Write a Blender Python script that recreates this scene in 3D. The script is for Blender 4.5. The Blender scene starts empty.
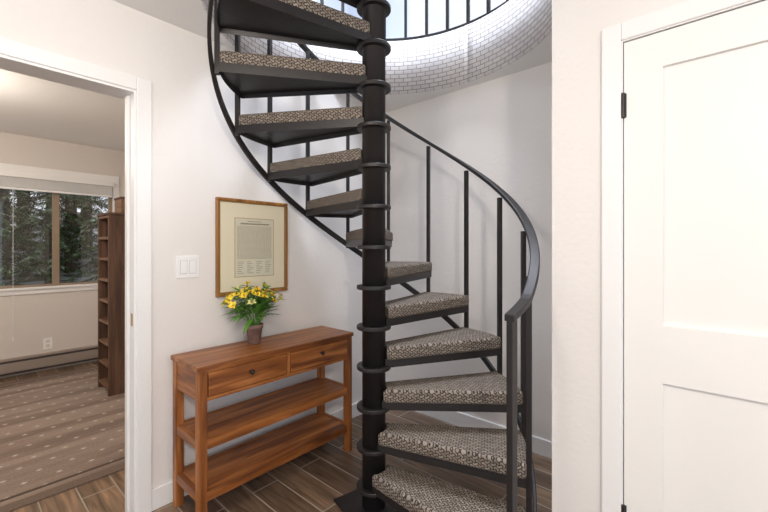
import bpy, bmesh, math, random
from mathutils import Vector, Matrix
random.seed(4)
S=bpy.context.scene
COL=S.collection
try:
    S.view_settings.view_transform='Standard'
except Exception: pass

# ---------------------------------------------------------------- materials
def mat(name, col=(.8,.8,.8), rough=.5, metal=0, emis=None, es=1):
    m=bpy.data.materials.new(name); m.use_nodes=True
    b=m.node_tree.nodes['Principled BSDF']
    b.inputs['Base Color'].default_value=(*col,1)
    b.inputs['Roughness'].default_value=rough
    b.inputs['Metallic'].default_value=metal
    if emis:
        b.inputs['Emission Color'].default_value=(*emis,1); b.inputs['Emission Strength'].default_value=es
    return m
class NB:
    def __init__(s,m):
        s.m=m; s.t=m.node_tree; s.b=s.t.nodes['Principled BSDF']
    def n(s,typ,**kw):
        x=s.t.nodes.new(typ)
        for k,v in kw.items():
            if k in x.inputs: x.inputs[k].default_value=v
            else: setattr(x,k,v)
        return x
    def l(s,a,b): s.t.links.new(a,b)
    def coord(s,kind='Object',scale=(1,1,1),rot=(0,0,0)):
        c=s.n('ShaderNodeTexCoord'); mp=s.n('ShaderNodeMapping')
        mp.inputs['Scale'].default_value=scale; mp.inputs['Rotation'].default_value=rot
        s.l(c.outputs[kind],mp.inputs['Vector']); return mp.outputs['Vector']
    def math(s,op,a,b=None,c=None):
        x=s.n('ShaderNodeMath'); x.operation=op
        for i,v in enumerate((a,b,c)):
            if v is None: continue
            if isinstance(v,(int,float)): x.inputs[i].default_value=v
            else: s.l(v,x.inputs[i])
        return x.outputs[0]
    def mix(s,f,a,b,mode='MIX'):
        x=s.n('ShaderNodeMix'); x.data_type='RGBA'; x.blend_type=mode
        for i,v in ((0,f),(6,a),(7,b)):
            if isinstance(v,(int,float)): x.inputs[i].default_value=v
            elif isinstance(v,tuple): x.inputs[i].default_value=(*v,1)
            else: s.l(v,x.inputs[i])
        return x.outputs[2]
    def ramp(s,f,stops):
        x=s.n('ShaderNodeValToRGB'); e=x.color_ramp.elements
        while len(e)<len(stops): e.new(.5)
        for i,(p,c) in enumerate(stops):
            e[i].position=p; e[i].color=(*c,1)
        s.l(f,x.inputs[0]); return x.outputs[0]
    def bump(s,h,strength=.2,dist=.01):
        x=s.n('ShaderNodeBump'); x.inputs['Strength'].default_value=strength; x.inputs['Distance'].default_value=dist
        s.l(h,x.inputs['Height']); s.l(x.outputs[0],s.b.inputs['Normal'])
    def base(s,c): s.l(c,s.b.inputs['Base Color'])

def plaster(name,col):
    m=mat(name,col,.75); k=NB(m)
    v=k.coord()
    n=k.n('ShaderNodeTexNoise',Scale=45.0,Detail=3.0); k.l(v,n.inputs['Vector'])
    k.bump(n.outputs['Fac'],.25,.005)
    n2=k.n('ShaderNodeTexNoise',Scale=1.5); k.l(v,n2.inputs['Vector'])
    k.base(k.mix(n2.outputs['Fac'],tuple(c*.97 for c in col),col))
    return m
M_wall=plaster('wall_paint',(.84,.81,.785))
M_wallu=plaster('upstairs_paint',(.62,.66,.74))
M_wallb=plaster('bedroom_paint',(.72,.67,.63))
M_ceil=plaster('ceiling_paint',(.84,.83,.82))
M_trim=mat('white_trim',(.88,.875,.87),.35)
M_door=mat('door_paint',(.88,.87,.845),.35)

def steel(name,col):
    m=mat(name,col,.42,.3); k=NB(m); v=k.coord()
    n=k.n('ShaderNodeTexNoise',Scale=60.0,Detail=3.0); k.l(v,n.inputs['Vector'])
    k.bump(n.outputs['Fac'],.2,.003)
    n2=k.n('ShaderNodeTexNoise',Scale=7.0,Detail=3.0); k.l(v,n2.inputs['Vector'])
    k.base(k.mix(n2.outputs['Fac'],tuple(c*.6 for c in col),tuple(c*1.5 for c in col)))
    return m
M_steel=steel('black_steel',(.024,.021,.021))

def carpet():
    m=mat('woven_carpet',(.4,.36,.3),.95); k=NB(m)
    k.b.inputs['Specular IOR Level'].default_value=.15
    c=k.n('ShaderNodeTexCoord'); sp=k.n('ShaderNodeSeparateXYZ'); k.l(c.outputs['Object'],sp.inputs[0])
    x=sp.outputs[0]; y=k.math('SUBTRACT',sp.outputs[1],sp.outputs[2])
    yy=k.math('ADD',y,k.math('MULTIPLY',k.math('SINE',k.math('MULTIPLY',x,250.0)),.0036))
    cb=k.n('ShaderNodeCombineXYZ'); k.l(x,cb.inputs[0]); k.l(yy,cb.inputs[1])
    br=k.n('ShaderNodeTexBrick',Scale=1.0)
    br.inputs['Brick Width'].default_value=.025; br.inputs['Row Height'].default_value=.0135
    br.inputs['Mortar Size'].default_value=.0028; br.inputs['Mortar Smooth'].default_value=.7
    br.inputs['Color1'].default_value=(.37,.315,.26,1); br.inputs['Color2'].default_value=(.23,.19,.158,1)
    br.inputs['Mortar'].default_value=(.05,.039,.033,1); br.inputs['Bias'].default_value=-.1
    k.l(cb.outputs[0],br.inputs['Vector'])
    n=k.n('ShaderNodeTexNoise',Scale=400.0); k.l(c.outputs['Object'],n.inputs['Vector'])
    k.base(k.mix(.5,br.outputs['Color'],k.mix(n.outputs['Fac'],(.35,.35,.35),(1,1,1)),'MULTIPLY'))
    inv=k.math('SUBTRACT',1.0,br.outputs['Fac']); k.bump(inv,.65,.005)
    return m
M_carpet=carpet()

def wood(name,c1,c2,c3,axis=0,rough=.38):
    m=mat(name,c2,rough); k=NB(m)
    sc=[28,28,28]; sc[axis]=2.2
    v=k.coord(scale=tuple(sc))
    n=k.n('ShaderNodeTexNoise',Scale=1.0,Detail=5.0,Distortion=.8); k.l(v,n.inputs['Vector'])
    v2=k.coord(scale=tuple(q*.25 for q in sc))
    n2=k.n('ShaderNodeTexNoise',Scale=1.0,Detail=2.0,Distortion=1.5); k.l(v2,n2.inputs['Vector'])
    f=k.math('ADD',k.math('MULTIPLY',n.outputs['Fac'],.55),k.math('MULTIPLY',n2.outputs['Fac'],.45))
    k.base(k.ramp(f,[(.36,c1),(.5,c2),(.64,c3)])); k.bump(f,.08,.003)
    return m
cA,cB,cC=(.10,.027,.007),(.29,.096,.023),(.50,.20,.058)
M_woodx=wood('sheesham_wood_x',cA,cB,cC,0)
M_woodz=wood('sheesham_wood_z',cA,cB,cC,2)
M_woody=wood('sheesham_wood_y',cA,cB,cC,1)
M_dark=wood('walnut_wood',(.05,.024,.014),(.105,.052,.03),(.17,.09,.055),2,.5)
M_darkx=wood('walnut_wood_light',(.10,.05,.028),(.19,.10,.055),(.28,.16,.09),1,.5)
M_frame=wood('picture_frame_wood',(.17,.065,.015),(.32,.14,.035),(.50,.25,.07),2,.3)

def floor_mat():
    m=mat('wood_look_tile',(.2,.15,.12),.33); k=NB(m)
    v=k.coord(rot=(0,0,math.radians(90)))
    br=k.n('ShaderNodeTexBrick',Scale=1.0); br.offset=.37
    br.inputs['Brick Width'].default_value=.62; br.inputs['Row Height'].default_value=.152
    br.inputs['Mortar Size'].default_value=.0035; br.inputs['Mortar Smooth'].default_value=.1
    br.inputs['Color1'].default_value=(.29,.19,.12,1); br.inputs['Color2'].default_value=(.125,.08,.053,1)
    br.inputs['Mortar'].default_value=(.40,.34,.28,1)
    k.l(v,br.inputs['Vector'])
    v2=k.coord(scale=(30,2.6,1)); n=k.n('ShaderNodeTexNoise',Scale=1.0,Detail=6.0,Distortion=1.0); k.l(v2,n.inputs['Vector'])
    g=k.ramp(n.outputs['Fac'],[(.3,(.45,.45,.45)),(.55,(1,1,1)),(.75,(1.6,1.5,1.4))])
    col=k.mix(1.0,br.outputs['Color'],g,'MULTIPLY'); k.base(k.mix(br.outputs['Fac'],col,(.40,.34,.28)))
    k.bump(k.math('SUBTRACT',1.0,br.outputs['Fac']),.3,.003)
    return m
M_floor=floor_mat()

def rug_mat():
    m=mat('rug_weave',(.3,.22,.18),.95); k=NB(m)
    k.b.inputs['Specular IOR Level'].default_value=.1
    c=k.n('ShaderNodeTexCoord'); sp=k.n('ShaderNodeSeparateXYZ'); k.l(c.outputs['Object'],sp.inputs[0])
    x,y=sp.outputs[0],sp.outputs[1]
    P=.105
    row=k.math('FLOOR',k.math('DIVIDE',y,P))
    fx=k.math('SUBTRACT',k.math('FRACT',k.math('ADD',k.math('DIVIDE',x,.15),k.math('MULTIPLY',row,.5))),.5)
    fy=k.math('SUBTRACT',k.math('FRACT',k.math('DIVIDE',y,P)),.5)
    d=k.math('ADD',k.math('ABSOLUTE',fx),k.math('ABSOLUTE',fy))
    dot=k.math('LESS_THAN',d,.12)
    ring=k.math('MULTIPLY',k.math('GREATER_THAN',d,.27),k.math('LESS_THAN',d,.31))
    v=k.coord(scale=(.35,5,1)); ns=k.n('ShaderNodeTexNoise',Scale=1.0,Detail=3.0); k.l(v,ns.inputs['Vector'])
    st=k.ramp(ns.outputs['Fac'],[(.42,(0,0,0)),(.58,(1,1,1))])
    n=k.n('ShaderNodeTexNoise',Scale=90.0,Detail=2.0); k.l(c.outputs['Object'],n.inputs['Vector'])
    basec=k.mix(st,(.23,.17,.14),(.36,.28,.23))
    basec=k.mix(k.math('MULTIPLY',ring,.2),basec,(.5,.42,.36))
    basec=k.mix(k.math('MULTIPLY',dot,.7),basec,(.66,.57,.50))
    ab=k.math('ABSOLUTE',y)
    b1=k.math('MULTIPLY',k.math('GREATER_THAN',ab,1.10),k.math('LESS_THAN',ab,1.125))
    b2=k.math('GREATER_THAN',ab,1.17)
    basec=k.mix(b1,basec,(.10,.075,.06)); basec=k.mix(b2,basec,(.19,.14,.11))
    k.base(k.mix(.6,basec,k.mix(n.outputs['Fac'],(.5,.5,.5),(1.3,1.3,1.3)),'MULTIPLY'))
    return m
M_rug=rug_mat()

OR=.878
def well_mat():
    m=mat('opening_brick_paper',(.7,.7,.75),.45); k=NB(m)
    v=k.coord('UV')
    br=k.n('ShaderNodeTexBrick',Scale=1.0)
    br.inputs['Brick Width'].default_value=2*math.pi*OR/84; br.inputs['Row Height'].default_value=.030
    br.inputs['Mortar Size'].default_value=.0026; br.inputs['Mortar Smooth'].default_value=.3
    br.inputs['Color1'].default_value=(.72,.71,.71,1); br.inputs['Color2'].default_value=(.64,.62,.63,1)
    br.inputs['Mortar'].default_value=(.30,.22,.18,1)
    k.l(v,br.inputs['Vector']); k.base(br.outputs['Color'])
    k.bump(k.math('SUBTRACT',1.0,br.outputs['Fac']),.4,.004)
    return m
M_well=well_mat()
M_glass=bpy.data.materials.new('window_glass'); M_glass.use_nodes=True
t=M_glass.node_tree; t.nodes.clear()
o=t.nodes.new('ShaderNodeOutputMaterial'); mx=t.nodes.new('ShaderNodeMixShader'); tr=t.nodes.new('ShaderNodeBsdfTransparent'); gl=t.nodes.new('ShaderNodeBsdfGlossy')
gl.inputs['Roughness'].default_value=.02; mx.inputs[0].default_value=.06
t.links.new(tr.outputs[0],mx.inputs[1]); t.links.new(gl.outputs[0],mx.inputs[2]); t.links.new(mx.outputs[0],o.inputs[0])

# ---------------------------------------------------------------- mesh helpers
def empty(name,loc=(0,0,0),rz=0):
    e=bpy.data.objects.new(name,None); e.location=loc; e.rotation_euler=(0,0,rz); e.empty_display_size=.1
    COL.objects.link(e); return e
def link(me,name,parent=None,mats=None,loc=(0,0,0),rot=(0,0,0),smooth=False,bevel=0,seg=2):
    o=bpy.data.objects.new(name,me); COL.objects.link(o)
    o.location=loc; o.rotation_euler=rot
    if parent: o.parent=parent
    if mats:
        for q in (mats if isinstance(mats,(list,tuple)) else [mats]): me.materials.append(q)
    if smooth:
        for p in me.polygons: p.use_smooth=True
    if bevel:
        b=o.modifiers.new('bevel','BEVEL'); b.width=bevel; b.segments=seg; b.limit_method='ANGLE'; b.angle_limit=math.radians(35)
    return o
def mesh_from(verts,faces,name='m'):
    me=bpy.data.meshes.new(name); me.from_pydata([tuple(v) for v in verts],[],faces); me.update()
    bm=bmesh.new(); bm.from_mesh(me); bmesh.ops.recalc_face_normals(bm,faces=bm.faces); bm.to_mesh(me); bm.free()
    return me
def boxes(name,lst,m,parent=None,bevel=0,seg=2,**kw):
    V=[];F=[]
    for (x0,x1,y0,y1,z0,z1) in lst:
        i=len(V)
        V+=[(x0,y0,z0),(x1,y0,z0),(x1,y1,z0),(x0,y1,z0),(x0,y0,z1),(x1,y0,z1),(x1,y1,z1),(x0,y1,z1)]
        F+=[(i,i+3,i+2,i+1),(i+4,i+5,i+6,i+7),(i,i+1,i+5,i+4),(i+1,i+2,i+6,i+5),(i+2,i+3,i+7,i+6),(i+3,i,i+4,i+7)]
    me=bpy.data.meshes.new(name); me.from_pydata(V,[],F); me.update()
    return link(me,name,parent,m,bevel=bevel,seg=seg,**kw)
def prism(outline,z0,z1,name='prism'):
    n=len(outline)
    V=[(x,y,z0) for x,y in outline]+[(x,y,z1) for x,y in outline]
    F=[tuple(range(n))[::-1],tuple(range(n,2*n))]+[(i,(i+1)%n,n+(i+1)%n,n+i) for i in range(n)]
    return mesh_from(V,F,name)
def lathe(prof,n=32,name='lathe'):
    V=[];F=[]
    for r,z in prof:
        for i in range(n):
            a=2*math.pi*i/n; V.append((r*math.cos(a),r*math.sin(a),z))
    for j in range(len(prof)-1):
        for i in range(n):
            F.append((j*n+i,j*n+(i+1)%n,(j+1)*n+(i+1)%n,(j+1)*n+i))
    F.append(tuple(range(n))[::-1]); F.append(tuple(range((len(prof)-1)*n,len(prof)*n)))
    return mesh_from(V,F,name)
def sweep_helix(name,angs,zf,R,w,h,m,parent,bevel=.004):
    V=[];F=[]
    for a in angs:
        z=zf(a); c,s=math.cos(math.radians(a)),math.sin(math.radians(a))
        for (dr,dz) in ((-w/2,-h/2),(w/2,-h/2),(w/2,h/2),(-w/2,h/2)):
            V.append(((R+dr)*c,(R+dr)*s,z+dz))
    for i in range(len(angs)-1):
        for j in range(4):
            F.append((i*4+j,i*4+(j+1)%4,(i+1)*4+(j+1)%4,(i+1)*4+j))
    e=(len(angs)-1)*4
    F.append((0,1,2,3)); F.append((e,e+1,e+2,e+3))
    return link(mesh_from(V,F,name),name,parent,m,bevel=bevel)

H=2.44; UP=2.80
LW=2.115; RW=2.455; DW=1.62
# ---------------------------------------------------------------- shell
boxes('floor',[(-2.5,3.2,-2.5,5.6,-.1,0)],M_floor)
boxes('wall_left',[(-2.5,-.17,LW,LW+.12,0,H),(.598,RW+.12,LW,LW+.12,0,H),(-.17,.598,LW,LW+.12,2.05,H)],M_wall)
boxes('wall_right',[(RW,RW+.12,.398,LW,0,H)],M_wall)
boxes('wall_return',[(DW,RW,.398,.518,0,H)],M_wall)
boxes('wall_closet',[(DW,DW+.12,.273,.398,0,H),(DW,DW+.12,-2.5,-.49,0,H),(DW,DW+.12,-.49,.273,2.045,H)],M_wall)
boxes('wall_back',[(-1.9,-.5,5.36,5.48,0,H),(1.28,1.57,5.36,5.48,0,H),(-.5,1.28,5.36,5.48,0,.875),(-.5,1.28,5.36,5.48,2.03,H)],M_wallb)
boxes('wall_bedroom_right',[(1.45,1.57,LW+.12,5.36,0,H)],M_wallb)
boxes('wall_bedroom_left',[(-1.9,-1.78,LW+.12,5.36,0,H)],M_wallb)

PU,PV=1.4125,1.311            # pole position
OC=(PU+.085,PV+.0)     # ceiling opening
cu=bpy.data.curves.new('slab','CURVE'); cu.dimensions='2D'; cu.fill_mode='BOTH'; cu.extrude=(UP-H)/2
def spl(pts):
    s=cu.splines.new('POLY'); s.points.add(len(pts)-1)
    for i,p in enumerate(pts): s.points[i].co=(p[0],p[1],0,1)
    s.use_cyclic_u=True
spl([(-2.5,-2.5),(3.6,-2.5),(3.6,5.6),(-2.5,5.6)])
spl([(OC[0]+OR*math.cos(2*math.pi*i/96),OC[1]+OR*math.sin(2*math.pi*i/96)) for i in range(96)])
tmp=bpy.data.objects.new('tmp',cu); COL.objects.link(tmp)
bpy.context.view_layer.update()
me=bpy.data.meshes.new_from_object(tmp.evaluated_get(bpy.context.evaluated_depsgraph_get()))
bpy.data.objects.remove(tmp)
me.materials.clear()
link(me,'ceiling',None,M_ceil,loc=(0,0,(UP+H)/2))
V=[];F=[];UV=[]
n=128
for i in range(n+1):
    a=2*math.pi*i/n
    for z in (H-.002,UP+.03):
        V.append((OC[0]+(OR-.006)*math.cos(a),OC[1]+(OR-.006)*math.sin(a),z)); UV.append((a*OR,z))
for i in range(n): F.append((2*i,2*i+1,2*i+3,2*i+2))
me=bpy.data.meshes.new('lining'); me.from_pydata(V,[],F); me.update()
uv=me.uv_layers.new(name='UVMap')
for l in me.loops: uv.data[l.index].uv=UV[l.vertex_index]
lin=link(me,'trim_opening_lining',None,M_well,smooth=True)
sd=lin.modifiers.new('solid','SOLIDIFY'); sd.thickness=.012; sd.offset=0

# upstairs room
boxes('wall_upstairs_right',[(3.4,3.52,-2.5,3.6,UP,3.3),(3.4,3.52,-2.5,3.6,4.9,5.3),(3.4,3.52,-2.5,-.6,3.3,4.9),(3.4,3.52,2.6,3.6,3.3,4.9)],M_wallu)
boxes('wall_upstairs_back',[(-2.5,3.52,3.6,3.72,UP,3.3),(-2.5,3.52,3.6,3.72,4.9,5.3),(2.9,3.52,3.6,3.72,3.3,4.9),(-2.5,.6,3.6,3.72,3.3,4.9)],M_wallu)
boxes('ceiling_upstairs',[(-2.5,3.6,-2.5,3.8,5.3,5.4)],M_ceil)
w=empty('window_3'); boxes('frame',[(.6,2.9,3.62,3.7,3.3,3.36),(.6,2.9,3.62,3.7,4.84,4.9),(.6,.66,3.62,3.7,3.36,4.84),(2.84,2.9,3.62,3.7,3.36,4.84),(1.72,1.78,3.62,3.7,3.36,4.84)],M_trim,w)
boxes('glass',[(.66,2.84,3.655,3.66,3.36,4.84)],M_glass,w)
w=empty('window_2'); boxes('frame',[(3.42,3.5,-.6,2.6,3.3,3.36),(3.42,3.5,-.6,2.6,4.84,4.9),(3.42,3.5,-.6,-.54,3.36,4.84),(3.42,3.5,2.54,2.6,3.36,4.84),(3.42,3.5,.97,1.03,3.36,4.84)],M_trim,w)
boxes('glass',[(3.455,3.46,-.54,2.54,3.36,4.84)],M_glass,w)

# baseboards
bh,bt=.105,.014
boxes('baseboard_left',[(.66,RW,LW-bt,LW,0,bh)],M_trim,bevel=.004)
boxes('baseboard_right',[(RW-bt,RW,.518,LW-bt,0,bh)],M_trim,bevel=.004)
boxes('baseboard_return',[(DW,RW-bt,.518,.518+bt,0,bh)],M_trim,bevel=.004)
e=empty('trim_doorway')
boxes('casing',[(.598,.662,LW-.018,LW,0,2.115),(-.234,-.17,LW-.018,LW,0,2.115),(-.17,.598,LW-.018,LW,2.05,2.115)],M_trim,e,bevel=.004)
boxes('jamb',[(.586,.598,LW-.012,LW+.13,0,2.05),(-.17,-.158,LW-.012,LW+.13,0,2.05),(-.158,.586,LW-.012,LW+.13,2.038,2.05)],M_trim,e,bevel=.002)
boxes('stop',[(.574,.586,LW+.05,LW+.085,0,2.038)],M_trim,e,bevel=.002)
M_brass=mat('brass',(.55,.38,.15),.35,.9)
boxes('strike_plate',[(.5845,.586,LW+.004,LW+.03,.92,.98)],M_brass,e)
e=empty('trim_closet')
boxes('casing',[(DW-.018,DW,.273,.336,0,2.108),(DW-.018,DW,-.553,-.49,0,2.108),(DW-.018,DW,-.49,.273,2.045,2.108)],M_trim,e,bevel=.004)
boxes('jamb',[(DW-.01,DW+.12,.269,.273,0,2.045),(DW-.01,DW+.12,-.49,-.486,0,2.045),(DW-.01,DW+.12,-.486,.269,2.041,2.045)],M_trim,e)
d=empty('door_1')
y0,y1=-.483,.2655; zb,zt=.01,2.037; x0=DW-.004
s=.114
boxes('stiles_rails',[(x0,x0+.035,y1-s,y1,zb,zt),(x0,x0+.035,y0,y0+s,zb,zt),
  (x0,x0+.035,y0+s,y1-s,zt-.118,zt),(x0,x0+.035,y0+s,y1-s,.833,1.03),(x0,x0+.035,y0+s,y1-s,zb,.21)],M_door,d)
boxes('panels',[(x0+.014,x0+.028,y0+s,y1-s,1.03,zt-.118),(x0+.014,x0+.028,y0+s,y1-s,.21,.833)],M_door,d)
for i,z in enumerate((1.81,.325)):
    hg=link(lathe([(.006,-.045),(.0075,-.043),(.0075,.043),(.006,.045)],12),'hinge_%d'%(i+1),d,M_steel,loc=(x0-.006,.268,z),smooth=False)
    boxes('hinge_leaf_%d'%(i+1),[(x0-.002,x0,.258,.2655,z-.043,z+.043)],M_steel,d)
k=link(lathe([(.012,0),(.012,.03),(.026,.035),(.03,.05),(.022,.065),(.002,.068)],20),'knob',d,M_steel,loc=(x0,y0+.06,.95),rot=(0,-math.pi/2,0),smooth=True)

# ---------------------------------------------------------------- spiral staircase
YAW=math.radians(-48.65)
st=empty('spiral_staircase',(PU,PV,0),YAW)
RISE=.199; STEP=22.0; A6=60.0
nose=lambda k:A6+STEP*(k-6)
zn=lambda a:RISE*(6+(a-A6)/STEP)
R=.752; RB=.732
pole=link(lathe([(.0585,0.012),(.0585,3.75),(.062,3.752),(.062,3.78),(.01,3.80)],48),'pole',st,M_steel)
for q in pole.data.polygons:
    if len(q.vertices)==4: q.use_smooth=True
boxes('base_plate',[(-.15,.15,-.15,.15,0,.012)],M_steel,st,bevel=.003,rot=(0,0,math.radians(35)))
span=25.0; hs=math.radians(span/2)
def outline(rin,rout,ain,hso,side=0):
    pts=[]
    for i in range(5):
        a=ain-2*ain*i/4; pts.append((rin*math.cos(a),rin*math.sin(a)))
    for i in range(13):
        a=-hso+2*hso*i/12; pts.append((rout*math.cos(a),rout*math.sin(a)))
    return pts[::-1]
pan=prism(outline(.060,.722,math.radians(54),hs),-.094,-.050,'tread_pan')
for v in pan.vertices:
    if v.co.y< -0.03: v.co.y-=.006
bm=bmesh.new(); bm.from_mesh(pan)
bm.normal_update()
bf=[f for f in bm.faces if f.normal.z<-.9 and len(f.verts)>6]
bmesh.ops.inset_region(bm,faces=bf,thickness=.007); bmesh.ops.translate(bm,verts=list({v for f in bf for v in f.verts}),vec=(0,0,.022))
bm.to_mesh(pan); bm.free(); pan.materials.append(M_steel)
pad=prism(outline(.064,.722,math.radians(56),hs*1.0),-.058,.008,'tread_carpet')
for v in pad.vertices:
    if v.co.y< -0.03: v.co.y-=.013
pad.materials.append(M_carpet)
for p in pad.polygons: p.use_smooth=True
col=lathe([(.0586,-.104),(.084,-.104),(.086,-.101),(.086,-.088),(.084,-.085),(.0586,-.085)],40,'hub'); col.materials.append(M_steel)
for k in range(1,14):
    a=math.radians(nose(k))+hs
    for me,nm in ((pan,'pan'),(pad,'carpet'),(col,'hub')):
        o=link(me,'tread_%s_%d'%(nm,k),st,None,loc=(0,0,RISE*k),rot=(0,0,a))
        if nm=='carpet':
            b=o.modifiers.new('b','BEVEL'); b.width=.020; b.segments=5; b.limit_method='ANGLE'; b.angle_limit=math.radians(40); b.harden_normals=True
bw=.011
for k in range(2,14):
    a=math.radians(nose(k)+1.6); zb=max(0.0,RISE*k-.30); zt=RISE*k+.77+.01
    boxes('baluster_%d'%k,[(RB-bw,RB+bw,-bw,bw,zb,zt)],M_steel,st,bevel=.002,rot=(0,0,a))
boxes('newel',[(R-.012,R+.012,-.020,.020,0,1.045)],M_steel,st,bevel=.004,rot=(0,0,math.radians(-47.5)))
angs=[-49+i*2 for i in range(145)]
def zrail(a):
    z=zn(a)+.79
    if a<-38: z+= .0045*(-38-a)
    return z
sweep_helix('handrail',angs,zrail,R,.040,.026,M_steel,st)
angs=[-36+i*2 for i in range(137)]
sweep_helix('lower_rail',angs,lambda a:zn(a)-.29,R,.016,.042,M_steel,st,bevel=.003)
pts=[(.06*math.cos(math.radians(a)),.06*math.sin(math.radians(a))) for a in (320,270,238)]
pts+=[(.775*math.cos(math.radians(a)),.775*math.sin(math.radians(a))) for a in range(238,321,6)]
link(prism(pts,UP-.06,UP-.03),'landing_pan',st,M_steel)
link(prism([(x*.99,y*.99) for x,y in pts],UP-.03,UP),'landing_carpet',st,M_carpet)

g=empty('guard_railing',(OC[0],OC[1],UP),YAW)
GR=OR+.03
ga=list(range(-50,206,4))
sweep_helix('bottom_rail',ga,lambda a:.05,GR,.03,.035,M_steel,g)
sweep_helix('top_rail',ga,lambda a:.92,GR,.045,.03,M_steel,g)
for i,a in enumerate(range(-50,206,10)):
    boxes('baluster_%d'%i,[(GR-.010,GR+.010,-.010,.010,0,.91)],M_steel,g,rot=(0,0,math.radians(a)))

# ---------------------------------------------------------------- console table
tb=empty('console_table',(.742,1.768,0))
L,D,TH=.975,.322,.755
boxes('top',[(0,L,0,D,TH-.024,TH)],M_woodx,tb,bevel=.004)
lg=.040; i0=.008
legs=[(i0,i0),(L-i0-lg,i0),(i0,D-i0-lg),(L-i0-lg,D-i0-lg)]
for j,(x,y) in enumerate(legs):
    boxes('leg_%d'%(j+1),[(x,x+lg,y,y+lg,0,TH-.024)],M_woodz,tb,bevel=.003)
ax0,ax1=i0+lg,L-i0-lg
boxes('apron',[(ax0,ax1,i0+.012,i0+.02,TH-.148,TH-.034),(ax0,ax1,D-i0-.02,D-i0-.004,TH-.155,TH-.024),
   (ax0,ax1,i0+.002,i0+.03,TH-.165,TH-.148),(ax0,ax1,i0+.002,i0+.03,TH-.034,TH-.024)],M_woodx,tb)
boxes('divider',[(L/2-.012,L/2+.012,i0+.002,i0+.0119,TH-.148,TH-.034)],M_woodz,tb)
boxes('side_aprons',[(i0+.006,i0+.024,i0+lg,D-i0-lg,TH-.165,TH-.024),(L-i0-.024,L-i0-.006,i0+lg,D-i0-lg,TH-.165,TH-.024)],M_woody,tb,bevel=.001)
for j,(a,b) in enumerate(((ax0+.004,L/2-.015),(L/2+.015,ax1-.004))):
    boxes('drawer_%d'%(j+1),[(a,b,i0-.003,i0+.0119,TH-.145,TH-.037)],M_woodx,tb,bevel=.003)
    link(lathe([(.006,0),(.006,.01),(.011,.014),(.012,.020),(.007,.025),(.001,.026)],16),'knob_%d'%(j+1),tb,M_steel,loc=((a+b)/2,i0-.003,TH-.078),rot=(math.pi/2,0,0),smooth=True)
for j,zs in enumerate((.41,.17)):
    boxes('shelf_%d'%(j+1),[(i0+.028,L-i0-.028,i0+.026,D-i0-.026,zs-.022,zs-.004)],M_woodx,tb)
    boxes('shelf_edge_%d'%(j+1),[(ax0,ax1,i0+.004,i0+.026,zs-.045,zs),(ax0,ax1,D-i0-.026,D-i0-.004,zs-.045,zs)],M_woodx,tb,bevel=.002)
    boxes('shelf_end_%d'%(j+1),[(i0+.004,i0+.028,i0+lg,D-i0-lg,zs-.045,zs),(L-i0-.028,L-i0-.004,i0+lg,D-i0-lg,zs-.045,zs)],M_woody,tb,bevel=.002)

# ---------------------------------------------------------------- flowers
pf=empty('potted_flowers',(1.145,1.985,TH))
M_pot=mat('clay_pot',(.20,.125,.10),.6)
kk=NB(M_pot); v=kk.coord(); nn=kk.n('ShaderNodeTexNoise',Scale=40.0); kk.l(v,nn.inputs['Vector']); kk.base(kk.mix(nn.outputs['Fac'],(.12,.07,.055),(.32,.21,.17)))
link(lathe([(.030,0),(.033,.003),(.043,.085),(.048,.087),(.050,.110),(.045,.112),(.042,.097),(.002,.094)],32),'pot',pf,M_pot,smooth=True)
M_leaf=mat('leaf_green',(.07,.20,.03),.45)
kk=NB(M_leaf); v=kk.coord(); nn=kk.n('ShaderNodeTexNoise',Scale=25.0); kk.l(v,nn.inputs['Vector']); kk.base(kk.mix(nn.outputs['Fac'],(.04,.17,.015),(.20,.43,.07)))
M_pet=mat('petal_yellow',(.95,.72,.05),.5); M_petc=mat('petal_pale',(.92,.87,.36),.5); M_org=mat('stamen',(.45,.16,.02),.6)
def leaf(V,F,p,dirv,up,l,w,curl=.25):
    dirv=dirv.normalized(); side=dirv.cross(up)
    if side.length<.01: side=Vector((1,0,0))
    side.normalize(); nrm=side.cross(dirv)
    i=len(V); prof=[(0,.08),(.25,.8),(.55,1),(.8,.6),(1,.02)]
    for t_,w_ in prof:
        c=p+dirv*l*t_-nrm*curl*l*t_*t_
        V+= [c-side*w*w_/2+nrm*w*.12*w_, c, c+side*w*w_/2+nrm*w*.12*w_]
    for j in range(4):
        a=i+3*j; F+=[(a,a+1,a+4,a+3),(a+1,a+2,a+5,a+4)]
VL=[];FL=[];VP=[];FP=[];VC=[];FC=[];VS=[];FS=[];VO=[];FO=[]
def tube(V,F,a,b,r,bend=None,n=5,segs=4):
    mid=(a+b)/2+(bend or Vector((0,0,0)))
    prev=None
    for s_ in range(segs+1):
        q=s_/segs; c=a*(1-q)**2+mid*2*q*(1-q)+b*q*q
        i=len(V)
        d=(b-a).normalized(); x=d.orthogonal().normalized(); y=d.cross(x)
        for j in range(n): V.append(c+x*r*math.cos(2*math.pi*j/n)+y*r*math.sin(2*math.pi*j/n))
        if prev is not None:
            for j in range(n): F.append((prev+j,prev+(j+1)%n,i+(j+1)%n,i+j))
        prev=i
rr=random.uniform
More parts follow.
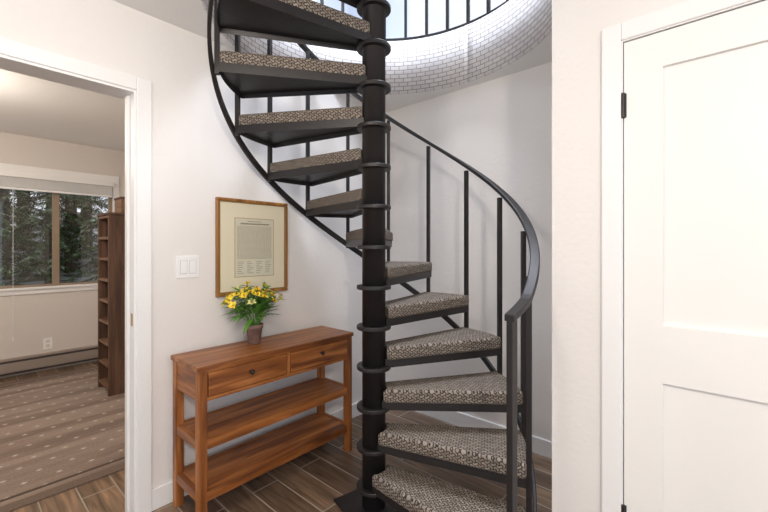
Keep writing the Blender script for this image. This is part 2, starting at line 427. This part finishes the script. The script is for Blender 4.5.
for i in range(36):
    an=i*2.399; el=(i+.5)/36
    rad=.188*math.sqrt(el)*rr(.85,1.05)
    tip=Vector((rad*math.cos(an)-.015,rad*.55*math.sin(an)-.02,.205+.13*(1-el*.8)*rr(.75,1.1)))
    base=Vector((.02*math.cos(an),.02*math.sin(an),.10))
    tube(VS,FS,base,tip,.0016,Vector((0,0,.03)))
    out=(tip-Vector((0,0,.1))).normalized()
    ff,vv=(FP,VP) if random.random()<.7 else (FC,VC)
    x=out.orthogonal().normalized(); y=out.cross(x)
    nf=6; rot=rr(0,6)
    for j in range(nf):
        a2=rot+2*math.pi*j/nf
        dv=(x*math.cos(a2)+y*math.sin(a2))*.85+out*.6
        leaf(vv,ff,tip,dv,out,rr(.024,.032),.018,.3 if j%2 else .1)
    for j in range(4):
        a2=rr(0,6.28); tube(VO,FO,tip,tip+out*.018+(x*math.cos(a2)+y*math.sin(a2))*.006,.0011,n=4,segs=1)
    for j in range(3):
        q=rr(.45,.95); p=base.lerp(tip,q)+Vector((0,0,.03*q))
        a3=rr(0,6.28); leaf(VL,FL,p,Vector((math.cos(a3),math.sin(a3)*.7,rr(-.1,.7))),Vector((0,0,1)),rr(.05,.085),rr(.016,.024),rr(.1,.5))
for i in range(50):
    an=rr(0,6.28); p=Vector((.03*math.cos(an),.03*math.sin(an),rr(.14,.22)))
    leaf(VL,FL,p,Vector((math.cos(an),math.sin(an)*.6,rr(.05,.8))),Vector((0,0,1)),rr(.09,.16),rr(.022,.032),rr(.2,.45))
for nm,V_,F_,m_ in (('leaves',VL,FL,M_leaf),('stems',VS,FS,M_leaf),('petals',VP,FP,M_pet),('pale_petals',VC,FC,M_petc),('stamens',VO,FO,M_org)):
    me=bpy.data.meshes.new(nm); me.from_pydata([tuple((q.x,min(q.y,.105),q.z)) for q in V_],[],F_); me.update(); link(me,nm,pf,m_,smooth=True)

# ---------------------------------------------------------------- picture
pc=empty('framed_document',(.981,LW,1.022))
W,Hh=.463,.556; fw=.017
boxes('frame',[(0,W,-.022,-.001,0,fw),(0,W,-.022,-.001,Hh-fw,Hh),(0,fw,-.022,-.001,fw,Hh-fw),(W-fw,W,-.022,-.001,fw,Hh-fw)],M_frame,pc,bevel=.004)
M_gold=mat('gold_fillet',(.36,.22,.07),.4,.4)
M_mat=mat('cream_mat',(.78,.71,.53),.8); M_paper=mat('aged_paper',(.67,.63,.49),.8); M_ink=mat('ink',(.17,.145,.10),.9)
f2=fw+.006
boxes('fillet',[(fw,W-fw,-.016,-.012,fw,f2),(fw,W-fw,-.016,-.012,Hh-f2,Hh-fw),(fw,f2,-.016,-.012,f2,Hh-f2),(W-f2,W-fw,-.016,-.012,f2,Hh-f2)],M_gold,pc)
boxes('mat_board',[(fw,W-fw,-.012,-.008,fw,Hh-fw)],M_mat,pc)
px0,px1,pz0,pz1=.112,.362,.105,.445
bo=.003
boxes('document_border',[(px0-bo,px1+bo,-.0128,-.012,pz0-bo,pz1+bo)],M_gold,pc)
boxes('document',[(px0,px1,-.0134,-.0128,pz0,pz1)],M_paper,pc)
ln=[]
def words(x0_,x1_,z,h,fill=.8):
    x=x0_
    while x<x1_-.004:
        w_=min(rr(.006,.018),x1_-x); ln.append((x,x+w_*fill,-.0137,-.0134,z,z+h)); x+=w_+.0015
words(.19,.28,.427,.004)
words(.145,.335,.410,.009)
z=.398
while z>.205:
    words(.124,.350,z,.0022); z-=.0068
for c in range(4):
    z=.190
    while z>.120:
        x=.125+c*.060; ln.append((x,x+rr(.02,.045),-.0137,-.0134,z,z+.0022)); z-=.011
boxes('handwriting',ln,M_ink,pc)

# switch plate
sw=empty('light_switch',(.837,LW,1.195))
M_pl=mat('switch_plastic',(.9,.9,.9),.3); M_gap=mat('gap_grey',(.40,.40,.40))
boxes('plate',[(-.058,.058,-.006,0,-.058,.058)],M_pl,sw,bevel=.003)
for i,x in enumerate((-.023,.023)):
    boxes('rocker_%d'%(i+1),[(x-.016,x+.016,-.0095,-.006,-.034,.034)],M_pl,sw,bevel=.002)
    boxes('rocker_gap_%d'%(i+1),[(x-.0175,x+.0175,-.0065,-.006,-.0355,.0355)],M_gap,sw)
ol=empty('wall_outlet',(1.80,LW,.32))
boxes('plate',[(-.036,.036,-.006,0,-.058,.058)],M_pl,ol,bevel=.003)
boxes('socket_1',[(-.015,.015,-.008,-.006,.008,.036)],M_pl,ol,bevel=.002); boxes('socket_2',[(-.015,.015,-.008,-.006,-.036,-.008)],M_pl,ol,bevel=.002)

# ---------------------------------------------------------------- bedroom
w=empty('window_1')
M_wf=mat('window_frame_bronze',(.30,.22,.15),.5)
boxes('trim',[(-.56,1.34,5.345,5.36,.815,.875),(1.28,1.34,5.345,5.36,.875,2.03),(-.56,-.5,5.345,5.36,.875,2.03),(-.56,1.34,5.345,5.36,2.03,2.13)],M_trim,w,bevel=.003)
boxes('sill',[(-.58,1.36,5.325,5.36,.862,.885)],M_trim,w,bevel=.003)
boxes('frame',[(-.5,1.28,5.40,5.44,.875,.905),(-.5,1.28,5.40,5.44,2.0,2.03),(-.5,-.47,5.40,5.44,.905,2.0),(1.25,1.28,5.40,5.44,.905,2.0),(.745,.80,5.39,5.44,.905,2.0),(.10,.13,5.40,5.44,.905,2.0)],M_wf,w)
boxes('glass',[(-.47,.10,5.418,5.421,.905,2.0),(.13,.745,5.418,5.421,.905,2.0),(.80,1.25,5.418,5.421,.905,2.0)],M_glass,w)
bl=empty('window_blind')
boxes('headrail',[(-.5,1.275,5.30,5.345,2.0,2.05)],M_trim,bl,bevel=.004)
boxes('raised_slats',[(-.48,1.26,5.305,5.34,1.90+i*.0075,1.9045+i*.0075) for i in range(13)],M_trim,bl)
boxes('bottom_bar',[(-.48,1.26,5.30,5.343,1.875,1.895)],M_trim,bl,bevel=.003)
boxes('cord',[(.43,.433,5.318,5.321,.40,1.88),(.426,.437,5.314,5.325,.36,.40)],M_pl,bl)
ol2=empty('wall_outlet.001',(.70,5.36,.28))
M_sb=mat('socket_beige',(.7,.66,.6))
boxes('plate',[(-.038,.038,-.006,0,-.06,.06)],M_pl,ol2,bevel=.003)
boxes('socket_1',[(-.016,.016,-.008,-.006,.008,.038)],M_sb,ol2,bevel=.002); boxes('socket_2',[(-.016,.016,-.008,-.006,-.038,-.008)],M_sb,ol2,bevel=.002)
ht=empty('baseboard_heater')
M_ht=mat('heater_enamel',(.36,.30,.26),.4,.2); M_htd=mat('heater_slot',(.06,.045,.04),.6)
boxes('body',[(-1.7,1.2,5.30,5.36,.03,.185)],M_ht,ht,bevel=.004)
boxes('cover',[(-1.7,1.2,5.285,5.30,.055,.145)],M_ht,ht,bevel=.004)
boxes('slot',[(-1.69,1.19,5.292,5.30,.15,.168),(-1.69,1.19,5.292,5.30,.035,.05)],M_htd,ht)
rg=boxes('area_rug',[(-1.9,1.05,-1.24,1.24,0,.010)],M_rug,None,bevel=.003,loc=(.2,3.86,0))
for vv in rg.data.vertices:
    vv.co.x=max(vv.co.x,-1.8)
bk=empty('bookcase',(.915,3.965,0))
bd,bwid,bhh=.28,.36,1.58
boxes('side_panels',[(0,bd,0,.022,0.0105,bhh),(0,bd,bwid-.022,bwid,.0105,bhh)],M_dark,bk,bevel=.002)
boxes('back_panel',[(bd-.01,bd,.022,bwid-.022,.06,bhh)],M_dark,bk)
boxes('shelves',[(0.004,bd-.01,.022,bwid-.022,z-.011,z+.011) for z in [.07+i*.187 for i in range(9)]],M_darkx,bk,bevel=.001)
boxes('top',[(-.008,bd,-.008,bwid+.008,bhh,bhh+.02)],M_dark,bk,bevel=.003)
bx=empty('storage_box',(1.02,4.02,bhh+.02))
boxes('body',[(0,.15,0,.20,0,.13)],M_darkx,bx,bevel=.004)
boxes('lid',[(-.006,.156,-.006,.206,.13,.15)],M_dark,bx,bevel=.006)
def gmat():
    m=mat('snowy_ground',(.6,.6,.62),.9); k=NB(m); v=k.coord(); n=k.n('ShaderNodeTexNoise',Scale=2.5,Detail=6.0); k.l(v,n.inputs['Vector'])
    k.base(k.ramp(n.outputs['Fac'],[(.44,(.07,.08,.05)),(.56,(.42,.44,.44))])); return m
V=[];F=[]
nx,ny=30,24
for j in range(ny+1):
    for i in range(nx+1):
        x=-14+i*1.0; y=6.2+j*.8; z=-.4+(y-6.2)*.18+.25*math.sin(x*1.3+y)*math.cos(y*.7)
        V.append((x,y,z))
for j in range(ny):
    for i in range(nx):
        a=j*(nx+1)+i; F.append((a,a+1,a+nx+2,a+nx+1))
link(mesh_from(V,F),'snowy_ground',None,gmat(),smooth=True)
M_con=mat('conifer_needles',(.02,.045,.02),.9)
M_con.node_tree.nodes['Principled BSDF'].inputs['Specular IOR Level'].default_value=.1
kk=NB(M_con); v=kk.coord(); nn=kk.n('ShaderNodeTexNoise',Scale=5.0,Detail=5.0); kk.l(v,nn.inputs['Vector']); kk.base(kk.ramp(nn.outputs['Fac'],[(.4,(.016,.032,.012)),(.55,(.08,.13,.045)),(.68,(.46,.52,.40))]))
M_bark=mat('bark',(.09,.065,.045),.9)
def conifer(x,y,z,h,nm):
    e=empty(nm,(x,y,z)); V=[];F=[]
    nb=int(h*24)
    def spray(p,d,l,w):
        sd=d.cross(Vector((0,0,1))).normalized()
        i=len(V); V.extend([p-sd*w*.3,p+sd*w*.3,p+d*l+Vector((0,0,-.15*l))]); F.append((i,i+1,i+2))
    for i in range(nb):
        q=random.random()**.8; zz=h*(.06+.92*q); l=(1-q)*h*.22+.15; a=rr(0,6.28)
        D_=Vector((math.cos(a),math.sin(a),-.25))
        spray(Vector((0,0,zz)),D_,l,.05)
        m_=int(10+l*14)
        for s_ in range(m_):
            tt=(s_+1)/m_; p=Vector((0,0,zz))+D_*l*tt+Vector((0,0,-.1*l*tt*tt))
            for sg in (-1,1):
                b_=a+sg*rr(.6,1.2)
                spray(p,Vector((math.cos(b_),math.sin(b_),rr(-.7,-.1))),rr(.10,.22)*(1.2-.5*tt),.06)
    me=bpy.data.meshes.new('needles'); me.from_pydata([tuple(q) for q in V],[],F); me.update(); link(me,'needles',e,M_con)
    link(lathe([(.022*h,-.4),(.014*h,h*.5),(.003*h,h)],8),'trunk',e,M_bark)
gz=lambda x,y:-.4+(y-6.2)*.18+.25*math.sin(x*1.3+y)*math.cos(y*.7)
idx=0
for (x,y,h) in [(.1,9.4,5.5),(1.4,10.2,6),(-1.1,9.9,6),(2.6,9.7,6),(.8,12.0,7),(-.5,12.6,7),(2.1,12.6,7),(-2.2,12,7),(3.4,12.4,7),(.2,15.0,8),(1.5,15.6,8),(3.0,15.6,8),(-1.6,15.4,8),(4.6,14.6,8),(4.0,10.4,6)]:
    conifer(x,y,gz(x,y),h,'conifer_tree' if idx==0 else 'conifer_tree.%03d'%idx); idx+=1

# ---------------------------------------------------------------- added lights and world
M_dome=mat('frosted_glass',(.9,.9,.88),.4,emis=(1,.93,.82),es=2.0)
def fill_lamp(nm,x,y,en,colr,rad=.16):  # added fill light out of view, with an invented dome fixture around it
    e=empty(nm,(x,y,H))
    link(lathe([(.15,-.02),(.16,0)],32),'base',e,M_trim,smooth=False)
    link(lathe([(.02,-.085),(.09,-.07),(.14,-.02)],32),'dome',e,M_dome,smooth=True)
    l=bpy.data.lights.new(nm+'_bulb','POINT'); l.energy=en; l.color=colr; l.shadow_soft_size=rad
    o=bpy.data.objects.new('bulb',l); o.parent=e; o.location=(0,0,-.30); COL.objects.link(o)
fill_lamp('fill_lamp',-.5,-.9,78,(1,.90,.79),.10)
fill_lamp('fill_lamp.001',.2,.9,19,(1,.91,.81),.10)
fill_lamp('fill_lamp.002',-.3,3.7,44,(1,.89,.77))  # added, unseen: brightens the bedroom
def area(nm,loc,rot,sx,sy,en,c):
    l=bpy.data.lights.new(nm,'AREA'); l.shape='RECTANGLE'; l.size=sx; l.size_y=sy; l.energy=en; l.color=c
    o=bpy.data.objects.new(nm,l); o.location=loc; o.rotation_euler=rot; COL.objects.link(o)
area('upstairs_fill',(1.9,.9,5.2),(0,0,0),1.2,1.2,165,(.82,.88,1))  # added cool fill light above the stair opening, no skylight there
wd=bpy.data.worlds.new('World'); S.world=wd; wd.use_nodes=True
bg=wd.node_tree.nodes['Background']; bg.inputs[0].default_value=(.86,.91,1,1); bg.inputs[1].default_value=1.22

# ---------------------------------------------------------------- camera
cd=bpy.data.cameras.new('Camera'); cam=bpy.data.objects.new('Camera',cd); COL.objects.link(cam)
cam.location=(0,0,1.3); cam.rotation_euler=(math.radians(90),0,YAW)
cd.lens=18; cd.sensor_width=36; cd.shift_y=-9/768; cd.clip_start=.02
S.camera=cam
